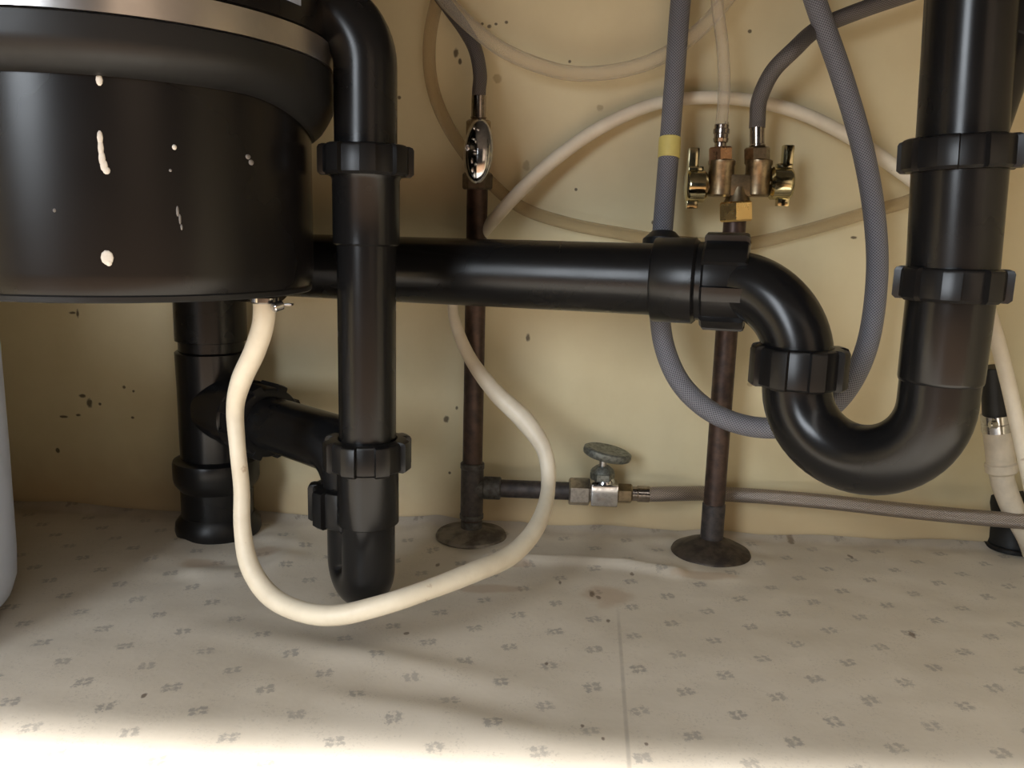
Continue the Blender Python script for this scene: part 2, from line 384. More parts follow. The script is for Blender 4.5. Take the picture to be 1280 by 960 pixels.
stack_b = F(287, 690); copL_b = F(589, 671); copR_b = F(888, 692)
def liner():
    nx, ny = 250, 170; V, Fc = [], []
    r0, r1, r2, r3 = F(610, 700), F(720, 702), F(780, 706), F(845, 718)
    segs = [(r0, r1), (r1, r2), (r2, r3)]
    def dseg(p, a, b):
        ab = (b-a).xy; t = max(0, min(1, (p-a.xy).dot(ab)/ab.dot(ab))); return (p-(a.xy+ab*t)).length
    for j in range(ny+1):
        for i in range(nx+1):
            x = XL+0.001+(XR-XL-0.002)*i/nx; y = YF+(-0.0015-YF)*j/ny; p = Vector((x, y))
            z = 0.0014*noise.noise((x*9, y*14, 1.3))+0.0007*noise.noise((x*30, y*40, 4))
            d = min(dseg(p, a, b) for a, b in segs); z += 0.005*math.exp(-(d/0.006)**2)
            for c, amp, rr in ((stack_b, 0.004, 0.045), (copL_b, 0.003, 0.04), (copR_b, 0.003, 0.04)):
                dd = (p-c.xy).length; z += amp*math.exp(-((dd-rr)/0.012)**2)*(0.5+noise.noise((x*40, y*40, 9)))
            e = max(0, y+0.012)/0.011; z += 0.006*e*e*(0.7+0.8*noise.noise((x*14, 3.3, 0)))   # curls up against the wall
            z += 0.0030*math.exp(-((p-F(500, 830).xy).dot(Vector((0.25, 1)).normalized())/0.012)**2)*math.exp(-((x+0.10)/0.09)**2)
            z += 0.0035*math.exp(-((p-F(560, 900).xy).dot(Vector((0.2, 1)).normalized())/0.012)**2)*math.exp(-((x+0.05)/0.07)**2)
            V.append((x, y, max(z, -0.0025)))
    for j in range(ny):
        for i in range(nx):
            a = j*(nx+1)+i; Fc.append((a, a+1, a+nx+2, a+nx+1))
    return V, Fc
o = build('shelf_liner', liner(), M['liner'], sharp=80)
setprops(o, 'wrinkled cream shelf paper printed with small grey flowers, covering the cabinet floor', 'shelf liner')

# ------------------------------------------------------------------ garbage disposal
DD = 0.49
ax = P(166, 385, DD); AX = Vector((ax.x, ax.y, 0))
def zs(y, d=0.452, x=400): return P(x, y, d).z                # heights read on the disposal's right silhouette
RB, RS = 0.1046, 0.1180
zb = zs(369); zm = zs(166, x=400); zk = zs(78, x=416); zt = zs(47, x=416)
gd = thing('garbage_disposal', (AX.x, AX.y, zb), 'big black garbage disposal with a steel band, hanging at the upper left', 'garbage disposal')
Z = Vector((0, 0, 1))
def A(z): return Vector((AX.x, AX.y, z))
body = build('lower_body', lathe(A(zb), Z, [(0.0, 0.02), (0.0, RB-.006), (0.002, RB-.002), (0.006, RB-.0005), (0.012, RB), (zk-zb-.002, RB)], 96), M['enamel'], gd)
build('bottom_rim', ring(A(zb-0.0015), A(zb+0.0022), RB-.0012, RB-.009, segs=96), M['rubber'], gd)
hm = zk-zm
def cylhit(px, py, R):
    r = ray(px, py); d = Vector((r.x, r.y)); o_ = Vector((CAM.x-AX.x, CAM.y-AX.y))
    a_, b_, c_ = d.dot(d), 2*o_.dot(d), o_.dot(o_)-R*R; s = (-b_-math.sqrt(b_*b_-4*a_*c_))/(2*a_)
    p = CAM+r*s; n = Vector((p.x-AX.x, p.y-AX.y, 0)).normalized(); return p, n
def skirt():                                                   # its lower edge dips towards the sides, where the outlet is
    segs = 120; V, Fc = lathe(A(0), Z, [(0, RB-.002), (0.0, RB+.002), (.10, RB+.0062), (.22, RB+.0092), (.40, RS-.0005), (.6, RS), (.97, RS), (1, RS-.001)], segs)
    zf = cylhit(150, 97, RB)[0].z; cdir = Vector((CAM.x-AX.x, CAM.y-AX.y)).normalized(); out = []
    for v in V:
        d = (v.xy-AX.xy).normalized(); an = math.degrees(math.acos(max(-1, min(1, d.dot(cdir)))))
        t = max(0, min(1, (an-30)/52)); t = t*t*(3-2*t); lo = zf+(zm-zf)*t
        out.append(Vector((v.x, v.y, lo+(zk-lo)*v.z)))
    return out, Fc
build('rubber_skirt', skirt(), M['rubber'], gd)
build('steel_band', lathe(A(zk), Z, [(0, RS-.002), (0.0005, RS), (zt-zk-.0005, RS), (zt-zk, RS-.002)], 96), M['steel'], gd)
build('upper_body', lathe(A(zt), Z, [(0, RS-.002), (0.001, RS-.0006), (0.030, RS-.0006), (0.045, RS-.008), (TOP-zt-.012, 0.08), (TOP-zt-.010, 0.06), (TOP-zt-.002, 0.06)], 96), M['enamel'], gd)
def drip(pts, R, mat, nm='paint_drip', h=0.0007):            # a run of dried paint that follows the curved wall
    path = []; k = DD*0.8/FPX
    V, Fc = [], []
    sets = []
    for (x, y, wd, ht) in pts:
        p, n = cylhit(x, y, R); u = Z.cross(n).normalized()
        sets.append(ellipsoid(p-n*0.0001, wd*k/2, h, ht*k/2, u, n, Z, 10, 6))
    build(nm, join(*sets), mat, body, sharp=180)
drip([(124, 100, 8, 14)], RB, M['paint'])
drip([(125, 172, 7, 18), (126, 185, 7, 22), (127.5, 198, 8, 20), (130, 207, 9, 16), (133, 213, 9, 10)], RB, M['paint'])
drip([(134, 322, 15, 19), (136, 328, 8, 10)], RB, M['paint'])
drip([(218, 184, 6, 7)], RB, M['paint'])
drip([(222, 264, 4, 14), (225, 274, 3.5, 14), (227, 284, 3, 8)], RB, M['paint_grey'])
drip([(310, 196, 9, 7), (314, 203, 9, 8)], RB, M['paint_grey'])
drip([(213, 213, 4, 4)], RB, M['paint_grey']); drip([(68, 263, 4, 5)], RB, M['paint_grey'])
def upper_label():
    R = RS-.0004; V, Fc = [], []; n = 10
    zl, zh = cylhit(370, 5, R)[0].z, cylhit(355, -18, R)[0].z
    a0 = math.atan2(cylhit(352, 0, R)[0].y-AX.y, cylhit(352, 0, R)[0].x-AX.x); a1 = math.atan2(cylhit(375, 0, R)[0].y-AX.y, cylhit(375, 0, R)[0].x-AX.x)
    for i in range(n+1):
        a = a0+(a1-a0)*i/n
        for z, rr in ((zl, R), (zh, R), (zh, R+.0006), (zl, R+.0006)): V.append((AX.x+math.cos(a)*rr, AX.y+math.sin(a)*rr, z))
    for i in range(n):
        for k in range(4): Fc.append((i*4+k, i*4+(k+1) % 4, (i+1)*4+(k+1) % 4, (i+1)*4+k))
    Fc += [(0, 1, 2, 3), (n*4+3, n*4+2, n*4+1, n*4)]
    return V, Fc
build('sticker', upper_label(), M['label'], gd, label='pale blue sticker on the black upper body')
hp = P(331, 384, 0.468)                                        # nipple where the cream tube leaves the underside
build('hose_nipple', cyl(Vector((hp.x, hp.y, zb-.004)), Vector((hp.x, hp.y, zb+.008)), 0.0062), M['chrome'], gd)
cl = thing('hose_clamp', (hp.x, hp.y, zb-.008), 'small shiny clamp on the cream tube under the black disposal', 'clamp')
build('band', ring((hp.x, hp.y, zb-.0065), (hp.x, hp.y, zb-.0025), 0.0078, 0.0058), M['chrome'], cl)
build('screw', cyl(P(353, 381, .462), P(341, 385, .458), 0.0028), M['chrome'], cl)
build('tab', box(P(357, 380.5, .462), (.008, .004, .0012), bev=.0003), M['dull_chrome'], cl)

# ------------------------------------------------------------------ pipes from the disposal: discharge pipe, trap, stack
DPT = 0.492; c1 = P(458, 300, DPT); DX, DY = c1.x, c1.y
def D(y, x=459): return Vector((DX, DY, P(x, y, DPT).z))
dp = thing('discharge_pipe', D(560), 'black elbow and straight drain pipe coming off the right of the disposal', 'drain pipe')
top = D(20); dirv = Vector((AX.x-DX, AX.y-DY, 0)).normalized()
build('elbow', tube(fillet([D(200), top, top+dirv*max(0.04, (Vector((AX.x-DX, AX.y-DY)).length-RS+.004))], [0.033]), 0.0182, 40), M['abs'], dp)
build('slip_nut', nut(D(221), D(184), 0.0182, 0.0250, 0.0030, 8, 9, phase=0.25), M['abs_nut'], dp)
build('sleeve', lathe(D(307), Z, [(0, 0.0181), (0.001, 0.0197), (0.0022, 0.0197), ((D(226)-D(307)).z, 0.0197), ((D(219)-D(307)).z, 0.0215)], 48), M['abs'], dp)
build('tube', cyl(D(575), D(303), 0.0175), M['abs'], dp)
bd = thing('drain_trap', (DX, DY, 0.001), 'black trap low in front of the floor drain stack, under the disposal discharge pipe', 'trap')
build('slip_nut', nut(D(600), D(559), 0.0185, 0.0244, 0.0033, 8, 9, phase=0.55), M['abs_nut'], bd)
build('hub', lathe(D(677), Z, [(0, 0.0182), (0.0008, 0.0193), (0.04, 0.0191), ((D(600)-D(677)).z, 0.0191)], 48), M['abs'], bd)
rl = P(441, 628, 0.544); RX, RY = rl.x, rl.y                   # rear leg of the trap
U0 = D(655); zc = max(0.0195+0.037, 0.0); half = (Vector((RX, RY, 0))-Vector((DX, DY, 0)))/2
zc = 0.0172+0.003+half.length
cen = Vector((DX, DY, zc))+half; hd = half.normalized(); Rl = half.length
ub = [U0]+[cen-hd*Rl*math.cos(a)-Z*Rl*math.sin(a) for a in [math.pi*k/24 for k in range(25)]]
zr = P(441, 640, 0.544).z
ub.append(Vector((RX, RY, max(zr, zc+.004))))
build('u_bend', tube(ub, 0.0168, 40), M['abs'], bd)
build('slip_nut', nut(Vector((RX, RY, P(420, 655, .536).z)), Vector((RX, RY, P(420, 607, .536).z)), 0.018, 0.0255, 0.0032, 8, 9, phase=0.1), M['abs_nut'], bd)
sk = P(266, 470, 0.655); SX, SY = sk.x, sk.y
def S(y, x=268): return Vector((SX, SY, P(x, y, 0.655).z))
za = P(370, 531, 0.60).z
arm_end = Vector((SX, SY, za)); armdir = (Vector((RX, RY, za))-arm_end).normalized()
build('trap_arm', tube(fillet([Vector((RX, RY, P(420, 640, .536).z)), Vector((RX, RY, za)), arm_end+armdir*0.045], [0.026]), 0.0195, 40), M['abs'], bd)
build('slip_nut', nut(arm_end+armdir*0.058, arm_end+armdir*0.084, 0.0195, 0.0258, 0.003, 8, 8, phase=0.35), M['abs_nut'], bd)
st = thing('drain_stack', (SX, SY, 0.0), 'thick black vertical waste stack going through the floor behind the cream tube', 'drain stack')
zz = lambda y: S(y).z
build('top_coupling', lathe((SX, SY, zz(425)), Z, [(0, 0.0243), (.001, 0.0271), (0.10, 0.0271), (0.102, 0.0248)], 48), M['abs'], st)
build('riser', cyl((SX, SY, zz(450)), (SX, SY, TOP-0.001), 00.0248), M['abs'], st)
build('tee_body', lathe((SX, SY, zz(580)), Z, [(0, 0.0269), (.02, 0.0271), (zz(437)-zz(580)-.03, 0.0271), (zz(437)-zz(580)-.001, 0.0277), (zz(437)-zz(580), 0.0264)], 48), M['abs'], st)
build('tee_branch', lathe(arm_end+armdir*0.012, armdir, [(0, 0.0255), (.030, 0.0255), (.0305, 0.0275), (0.044, 0.0275), (0.045, 0.026)], 48), M['abs'], st)
build('collar', lathe((SX, SY, zz(617)), Z, [(0, 0.0279), (.006, 0.0323), (.010, 0.0333), (zz(582)-zz(617), 0.0333), (zz(578)-zz(617), 0.0326), (zz(574)-zz(617), 0.0269)], 48), M['abs_nut'], st)
build('lower_pipe', cyl((SX, SY, -0.001), (SX, SY, zz(612)), 00.0282), M['abs'], st)
build('floor_collar', lathe((SX, SY, 0.0), Z, [(0, 0.0326), (.004, 0.0336), (.010, 0.0329), (.016, 0.0285)], 48), M['abs_nut'], st)

# ------------------------------------------------------------------ horizontal waste arm and the right-hand trap
hA = P(872, 351.5, 0.532); hB = Vector((SX, SY, 0)); hB.z = hA.z-0.001
hd2 = (hA-hB).normalized()
def H(px):                                                    # point of the arm's axis seen at column px
    r = ray(px, 350); n = r.cross(UPV); t = (CAM-hB).dot(n)/hd2.dot(n); return hB+hd2*t
wa = thing('waste_arm', H(620), 'long black waste pipe running level across the middle of the cabinet', 'drain pipe')
build('pipe', cyl(hB-hd2*0.0, H(830), 0.0232), M['abs'], wa)
build('hub', lathe(H(816), hd2, [(0, .0232), (.0008, .0265), (.002, .0272), ((H(868)-H(816)).length, .0275), ((H(872)-H(816)).length, .0255)], 56), M['abs'], wa)
build('gasket', cyl(H(868), H(882), 0.0250), M['abs'], wa)
build('stack_tee', ring(H(300), H(345), 0.029, 0.0238), M['abs'], wa)
TR = 0.0203
rt = thing('drain_trap', P(1100, 600, 0.48), 'large glossy black trap curving below the right-hand sink pipe', 'trap')
nE = P(998, 456, 0.500)
corner = Vector((nE.x, nE.y, hA.z)); 
e0 = H(880)
build('slip_nut', nut(H(879), H(879)+hd2*0.0275, 0.0195, 0.0278, 0.0035, 8, 8, phase=0.2), M['abs_nut'], rt)
build('elbow', tube(fillet([e0, corner, Vector((nE.x, nE.y, nE.z-.01))], [0.047], 20), TR, 40), M['abs'], rt)
nzt, nzb = P(998, 432, .5).z, P(998, 483, .5).z
build('slip_nut', nut(Vector((nE.x, nE.y, nzb)), Vector((nE.x, nE.y, nzt)), 0.0195, 0.0258, 0.0034, 8, 9, phase=0.9), M['abs_nut'], rt)
tp = P(1182, 420, 0.442); TX, TY = tp.x, tp.y
def T(y, d=0.442, x=1195): return Vector((TX, TY, P(x, y, d).z))
zc2 = T(507).z; h2 = (Vector((nE.x, nE.y, 0))-Vector((TX, TY, 0)))/2; R2 = h2.length; h2d = h2.normalized()
cen2 = Vector((TX, TY, zc2))+h2
u2 = [T(470)]+[cen2-h2d*R2*math.cos(a)-Z*R2*math.sin(a) for a in [math.pi*k/28 for k in range(29)]]
u2.append(Vector((nE.x, nE.y, nE.z)))
build('u_bend', tube(u2, TR, 48), M['abs'], rt)
build('hub', lathe(T(480), Z, [(0, .0203), (.0006, .0209), (.002, .0213), ((T(374)-T(480)).z, .0216)], 56), M['abs'], rt)
build('slip_nut', nut(T(375), T(334), 0.0195, 0.0252, 0.0033, 8, 9, phase=0.35), M['abs_nut'], rt)
def T2(y, d=0.442): p = T(y, d); return p-Vector((0.050*(p.z-T(376).z), 0, 0))
tdir = (T2(100)-T2(340)).normalized()
tl = thing('tailpiece', T(330), 'upright black sink pipe at the right edge, above the large trap', 'drain pipe')
build('sleeve', lathe(T2(345), tdir, [(0, .0222), ((T(217)-T(345)).z, .0227)], 56), M['abs'], tl)
build('slip_nut', nut(T2(216, .438), T2(176, .438), 0.0208, 0.0264, 0.0033, 8, 9, phase=0.95), M['abs_nut'], tl)
build('pipe', cyl(T2(200), T2(200)+tdir*((TOP-0.001-T2(200).z)/tdir.z), 0.0213, segs=56), M['abs'], tl)
b0 = T2(205); bdir = (P(1306, -60, .45)-P(1218, 190, .45)).normalized()
br = build('branch_pipe', cyl(b0, b0+bdir*0.128, 0.0175, segs=48), M['abs'], tl)
q = b0+bdir*0.062
build('branch_collar', lathe(q, bdir, [(0, .0175), (.0005, .0188), (.004, .0192), (.05, .0192), (.0505, .018)], 48), M['abs_nut'], br)

# ------------------------------------------------------------------ copper risers and valves
def vert(b, y, x, d): return Vector((b.x, b.y, P(x, y, d).z))
def depth(p): return (Vector(p)-CAM).dot(FWD)
def yz(b, y):                                                  # height on the vertical line over b seen at row y
    lo, hi = 0.0, 0.47
    for _ in range(40):
        m = (lo+hi)/2; v = Vector((b.x, b.y, m))-CAM; py = 480-FPX*v.dot(UPV)/v.dot(FWD)
        if py > y: lo = m
        else: hi = m
    return Vector((b.x, b.y, lo))
def px(b): v = Vector(b)-CAM; return 640+FPX*v.dot(RGT)/v.dot(FWD), 480-FPX*v.dot(UPV)/v.dot(FWD)
def plate(b, r, h):
    return lathe((b.x, b.y, 0.0005), Z, [(0, r-.001), (.001, r), (.003, r*.97), (h*.55, r*.72), (h*.85, r*.42), (h, .0095)], 48)
cR = thing('copper_pipe', copR_b, 'brown copper riser below the brass double valve, standing in a rusty plate', 'copper pipe')
cRt = yz(copR_b, 262)
build('pipe', cyl((copR_b.x, copR_b.y, 0.002), cRt, 0.0082, segs=28), M['copper'], cR)
build('lower_sleeve', cyl((copR_b.x, copR_b.y, 0.004), yz(copR_b, 629), 0.0089, segs=28), M['copper_dark'], cR)
build('floor_plate', plate(copR_b, 0.031, 0.013), M['rust'], cR, label='rusty domed floor plate')
cL = thing('copper_pipe', copL_b, 'brown copper riser below the chrome oval handle valve, with a side branch near the floor', 'copper pipe')
build('pipe', cyl((copL_b.x, copL_b.y, 0.002), yz(copL_b, 228), 0.0080, segs=28), M['copper'], cL)
tee = build('tee', cyl(yz(copL_b, 647), yz(copL_b, 580), 0.0092, segs=28), M['copper_dark'], cL)
zbch = yz(copL_b, 609)
def BR(pxx, off=0.0):                                          # along the side branch, parallel to the wall
    lo, hi = 0.0, 0.6
    for _ in range(40):
        m = (lo+hi)/2
        if px(zbch+Vector((m, 0, 0)))[0] < pxx: lo = m
        else: hi = m
    return zbch+Vector((lo, 0, 0))
build('tee_stub', join(cyl(zbch, BR(622), 0.0086, segs=28), ring(BR(604), BR(626), 0.0092, 0.007)), M['solder'], tee)
build('solder_collar', ring(yz(copL_b, 586), yz(copL_b, 578), 0.0097, 0.0078), M['solder'], cL)
build('solder_collar', ring(yz(copL_b, 648), yz(copL_b, 641), 0.0097, 0.0078), M['solder'], cL)
build('branch_pipe', cyl(BR(615), BR(722), 0.0072, segs=28), M['copper_dark'], cL)
build('lower_sleeve', cyl((copL_b.x, copL_b.y, 0.004), yz(copL_b, 650), 0.0087, segs=28), M['solder'], cL)
build('floor_plate', plate(copL_b, 0.029, 0.008), M['plate'], cL, label='dull grey floor plate half covered by dirt')

# angle stop on the side branch
X = Vector((1, 0, 0)); Yv = Vector((0, 1, 0))
vb = BR(755)
av = thing('shutoff_valve', vb-Z*0.012, 'chrome shutoff valve with flat grey oval handle, low on the side branch', 'valve')
build('inlet_nut', hexnut(BR(711), BR(737), 0.0115, ref=Vector((0, -.86, .5))), M['dull_chrome'], av)
build('inlet_neck', cyl(BR(734), BR(742), 0.0068), M['dull_chrome'], av)
build('body', box(vb+Vector((0, 0, -.0002)), (BR(772)-BR(739)).to_tuple()[0:1]+(0.018, 0.0180), bev=0.0012), M['chrome'], av)
build('body_shoulder', lathe(vb+Z*.0075, Z, [(0, .0085), (.004, .0078), (.006, .006)], 24), M['chrome'], av)
vbo = Vector((BR(752).x, vb.y, vb.z))
build('bonnet_nut', join(hexnut(vbo+Z*.0105, vbo+Z*.0175, 0.0098), lathe(vbo+Z*.0175, Z, [(0, .0096), (.002, .0085), (.0045, .0055)], 24)), M['zinc'], av)
build('stem', cyl(vbo+Z*.019, vbo+Z*.029, 0.0030), M['dull_chrome'], av)
hrot = Matrix.Rotation(math.radians(11), 3, 'Y') @ Matrix.Rotation(math.radians(7), 3, 'X')
def oval_handle(c, a, b, h, rot):
    V, Fc = [], []; n = 40
    lev = [(-h*.5, .86), (-h*.32, .97), (0, 1.0), (h*.35, .98), (h*.5, .88), (h*.42, .55), (h*.36, .2)]
    for z, s in lev:
        for k in range(n):
            th = 2*math.pi*k/n; V.append(Vector(c)+rot @ Vector((a*s*math.cos(th), b*s*math.sin(th), z)))
    for i in range(len(lev)-1):
        for k in range(n):
            k2 = (k+1) % n; Fc.append((i*n+k, i*n+k2, (i+1)*n+k2, (i+1)*n+k))
    Fc += [tuple(range(n))[::-1], tuple((len(lev)-1)*n+k for k in range(n))]; return V, Fc
hc = vbo+Z*.0325+X*.003
build('oval_handle', oval_handle(hc, 0.0195, 0.0125, 0.0075, hrot), M['zinc'], av)
build('outlet_nut', hexnut(BR(771), BR(790), 0.0080, ref=Vector((0, -.86, .5))), M['brass'], av)
sh = thing('supply_hose', BR(800), 'thin steel braided supply hose running along the wall bottom to the right', 'hose')
build('crimp', join(cyl(BR(789), BR(797), 0.0058), cyl(BR(796), BR(812), 0.0066)), M['crimp'], sh)
ho = -zbch.y
pts = [BR(806), BR(815), W(850, 617, .022), W(890, 617, .017), W(960, 621, .018), W(1040, 628, .024), W(1120, 637, .034), W(1200, 645, .045), W(1295, 653, .055), W(1330, 656, .06)]
pts[3] = W(890, 617, max(0.0075, ho-0.030))
build('braided_tube', hose([(p, 0.0060) for p in pts], 12), M['braid_steel'], sh)

# chrome stop valve on top of the left riser
vl = yz(copL_b, 200)
cv = thing('shutoff_valve', yz(copL_b, 236), 'chrome valve with shiny oval handle on top of the copper riser beside the discharge pipe', 'valve')
build('inlet_nut', hexnut(yz(copL_b, 237), yz(copL_b, 216), 0.0114, ref=Vector((1, 0, 0))), M['dark_metal'], cv)
build('body', lathe(yz(copL_b, 218), Z, [(0, .0085), (.004, .009), ((yz(copL_b, 168)-yz(copL_b, 218)).z, .0085)], 28), M['dark_metal'], cv)
build('outlet_nut', hexnut(yz(copL_b, 171), yz(copL_b, 150), 0.0092, ref=Vector((1, 0, 0))), M['brass'], cv)
hcL = P(597.5, 189, depth(vl)-0.026)
stemd = (hcL-yz(copL_b, 190))
build('stem', cyl(yz(copL_b, 192), hcL+Vector((0, .004, 0)), 0.0035), M['dull_chrome'], cv)
nrm = Vector((-0.30, -1, 0.12)).normalized(); ux = Vector((1, -0.30, 0)).normalized(); uz = nrm.cross(ux); uz = uz if uz.z > 0 else -uz
rotv = Matrix((ux, uz, nrm)).transposed()
def lens(c, a, b, h, rot):
    V, Fc = [], []; n = 44
    lev = [(-.28, .93), (-.12, 1.0), (.1, .99), (.45, .86), (.72, .66), (.9, .42), (.98, .2), (1.0, .05)]
    for z, s in lev:
        for k in range(n):
            th = 2*math.pi*k/n; cx_, sy_ = math.cos(th), math.sin(th)
            V.append(Vector(c)+rot @ Vector((a*s*math.copysign(abs(cx_)**1.05, cx_), b*s*math.copysign(abs(sy_)**0.95, sy_), z*h)))
    for i in range(len(lev)-1):
        for k in range(n):
            k2 = (k+1) % n; Fc.append((i*n+k, i*n+k2, (i+1)*n+k2, (i+1)*n+k))
    Fc += [tuple(range(n))[::-1], tuple((len(lev)-1)*n+k for k in range(n))]; return V, Fc
hnd = build('oval_handle', lens(hcL, 0.0112, 0.0232, 0.0075, rotv), M['chrome'], cv, sharp=60)
marks = []
for (u_, v_, wu, wv) in [(-.15, .66, .10, .10), (.10, .60, .12, .05), (-.1, .30, .16, .06), (.08, .24, .06, .10), (-.55, .12, .14, .05), (-.55, -.02, .14, .05), (-.62, .05, .05, .09), (-.42, .05, .05, .09),
                         (.0, -.05, .14, .05), (.06, -.14, .12, .05), (-.12, -.35, .05, .12), (-.12, -.62, .05, .12), (.15, -.45, .14, .07)]:
    s = math.sqrt(u_*u_+v_*v_); hgt = 1.0-0.62*s*s-0.1*s**6
    marks.append(ellipsoid(hcL+rotv @ Vector((u_*.0112, v_*.0232, hgt*.0075-.0001)), wu*.0112, 0.0016, wv*.0232*.7, ux, nrm, uz, 8, 6))
build('raised_marks', join(*marks), M['chrome'], hnd)
fh = thing('supply_hose', yz(copL_b, 150), 'short dark braided hose rising from the chrome oval handle valve', 'hose')
dL = depth(yz(copL_b, 150))
fp = [yz(copL_b, 124), yz(copL_b, 112), P(600, 92, dL-.004), P(594, 62, dL-.004), P(580, 36, dL+.000), P(561, 10, dL+.004), P(540, -18, dL+.006), P(520, -45, dL+.006)]
build('crimp', join(cyl(yz(copL_b, 150), yz(copL_b, 119), 0.0055), ring(yz(copL_b, 149), yz(copL_b, 145), 0.006, 0.004)), M['crimp'], fh)
build('braided_tube', hose([(p, 0.0052) for p in fp], 12), M['braid_dark'], fh)

# brass double valve on the right riser
bv0 = yz(copR_b, 264)
dv = thing('double_shutoff_valve', bv0-Z*0.01, 'brass double shutoff valve with two golden lever handles', 'valve')
dR = depth(yz(copR_b, 225))
def B(x, y, dd=0.0):                                           # in the upright plane of the riser
    r = ray(x, y); return CAM+r*((copR_b.y+dd-CAM.y)/r.y)
cxv = px(yz(copR_b, 264))[0]; sh_ = cxv-909
def BX(x, y, dd=0.0): return B(x+sh_, y, dd)
s1 = 0.67/FPX
ctr = BX(909, 264)
build('riser_nut', hexnut(BX(909, 277), BX(909, 252), 0.0130, ref=Vector((-.17, -.98, 0))), M['brass_bright'], dv)
build('riser_neck', lathe(BX(911, 253), Z, [(0, .0095), (.003, .0085), (.007, .0075), (.011, .0068)], 28), M['brass'], dv)
for k, bx_ in enumerate((889, 935)):
    build('barrel', lathe(BX(bx_, 246), Z, [(0, .0078), (.0015, .0092), (.022, .0092), (.0228, .0097), (.0255, .0097), (.0265, .008)], 36), M['brass'], dv)
    build('outlet_nut', hexnut(BX(bx_+1, 206), BX(bx_+1, 184), 0.0092, ref=Vector((.5, -.866, 0) if k else (-.17, -.98, 0))), M['brass' if k else 'brass_nut'], dv)
build('bridge', box(BX(912, 232), (0.030, 0.013, 0.0150), bev=0.0012), M['brass'], dv)
for sgn, xi, xo in ((-1, 873, 847), (1, 950, 978)):
    y0 = 233 if sgn < 0 else 229
    inn, out = BX(xi, y0), BX(xo, y0); out.z = inn.z
    d_ = (out-inn).normalized(); L = (out-inn).length
    ns = build('handle_stem', cyl(inn-d_*.006, inn+d_*.004, 0.0042), M['brass'], dv)
    hn = build('lever_handle', lathe(inn+d_*.0005, d_, [(0, .0095), (.002, .0118), (L-.003, .0120), (L-.001, .0114), (L, .010)], 32), M['gold_handle'], dv)
    up = .0205
    build('lever', join(box(out-d_*.0040+Z*(.0175), (.0078, .0075, .019), bev=.0012), box(out-d_*.006+Z*.0110, (.011, .0085, .006), bev=.0012)), M['gold_handle'], hn)
    build('tail', box(out-d_*.005-Z*.0125, (.0085, .008, .0075), bev=.001), M['gold_handle'], hn)
# barbed fitting + clear riser tube
ct = thing('clear_tube', BX(890, 172), 'thin milky tube rising from the left outlet of the brass double valve', 'tube')
fb = BX(890, 184)
build('compression_fitting', lathe(fb, Z, [(0, .0042), (.003, .0042), (.0035, .0052), (.006, .0056), (.0065, .005), (.009, .005), (.0095, .0058), (.0125, .0058), (.013, .005), (.0155, .0052), (.016, .0045)], 24), M['crimp'], ct)
tpz = [BX(890, 172), BX(892, 150), BX(895, 110), BX(893, 60), BX(888, 20), BX(883, -25)]
build('tubing', hose([(p, 0.0044) for p in tpz], 12), M['clear'], ct)
bh = thing('supply_hose', BX(935, 184), 'dark braided hose arching right from the brass double valve', 'hose')
build('crimp', join(cyl(BX(936, 185), BX(936, 153), 0.0052), ring(BX(936, 184), BX(936, 180), 0.0058, 0.004)), M['crimp'], bh)
pb = [BX(936, 160), BX(936.5, 150), BX(939, 124, -.004), BX(955, 90, -.010), BX(982, 62, -.016), P(1022, 36, dR-.02), P(1070, 15, dR-.022), P(1125, -4, dR-.024), P(1180, -22, dR-.024)]
build('braided_tube', hose([(p, 0.0057) for p in pb], 12), M['braid_dark'], bh)

# ------------------------------------------------------------------ long hoses and tubes
sp = thing('sprayer_hose', P(840, 180, .60), 'long grey braided sprayer hose looping down behind the large trap', 'hose')
sq = [(856, -40, .605), (850, 10, .603), (844, 90, .60), (837, 180, .60), (831, 255, .60), (826, 320, .60), (824, 380, .598), (831, 435, .595), (853, 482, .59), (893, 517, .585), (945, 534, .58), (1000, 530, .575),
      (1050, 497, .575), (1083, 435, .578), (1096, 350, .58), (1093, 270, .58), (1078, 185, .58), (1052, 95, .578), (1022, 10, .575), (1006, -40, .575)]
spts = [(P(x, y, d), 0.0074) for x, y, d in sq]
stub = build('braided_tube', hose(spts, 14), M['braid_grey'], sp)
build('yellow_band', cyl(P(836, 198, .60), P(837.6, 172, .60), 0.0080), M['yellow'], sp)
cp, cq = P(829.5, 289.5, .601), P(826, 335, .601)
build('black_collar', lathe(cp, (cq-cp), [(0, .0078), (.0004, .0088), (.0062, .0146), (.022, .0150), (.0235, .012)], 32), M['rubber'], sp)

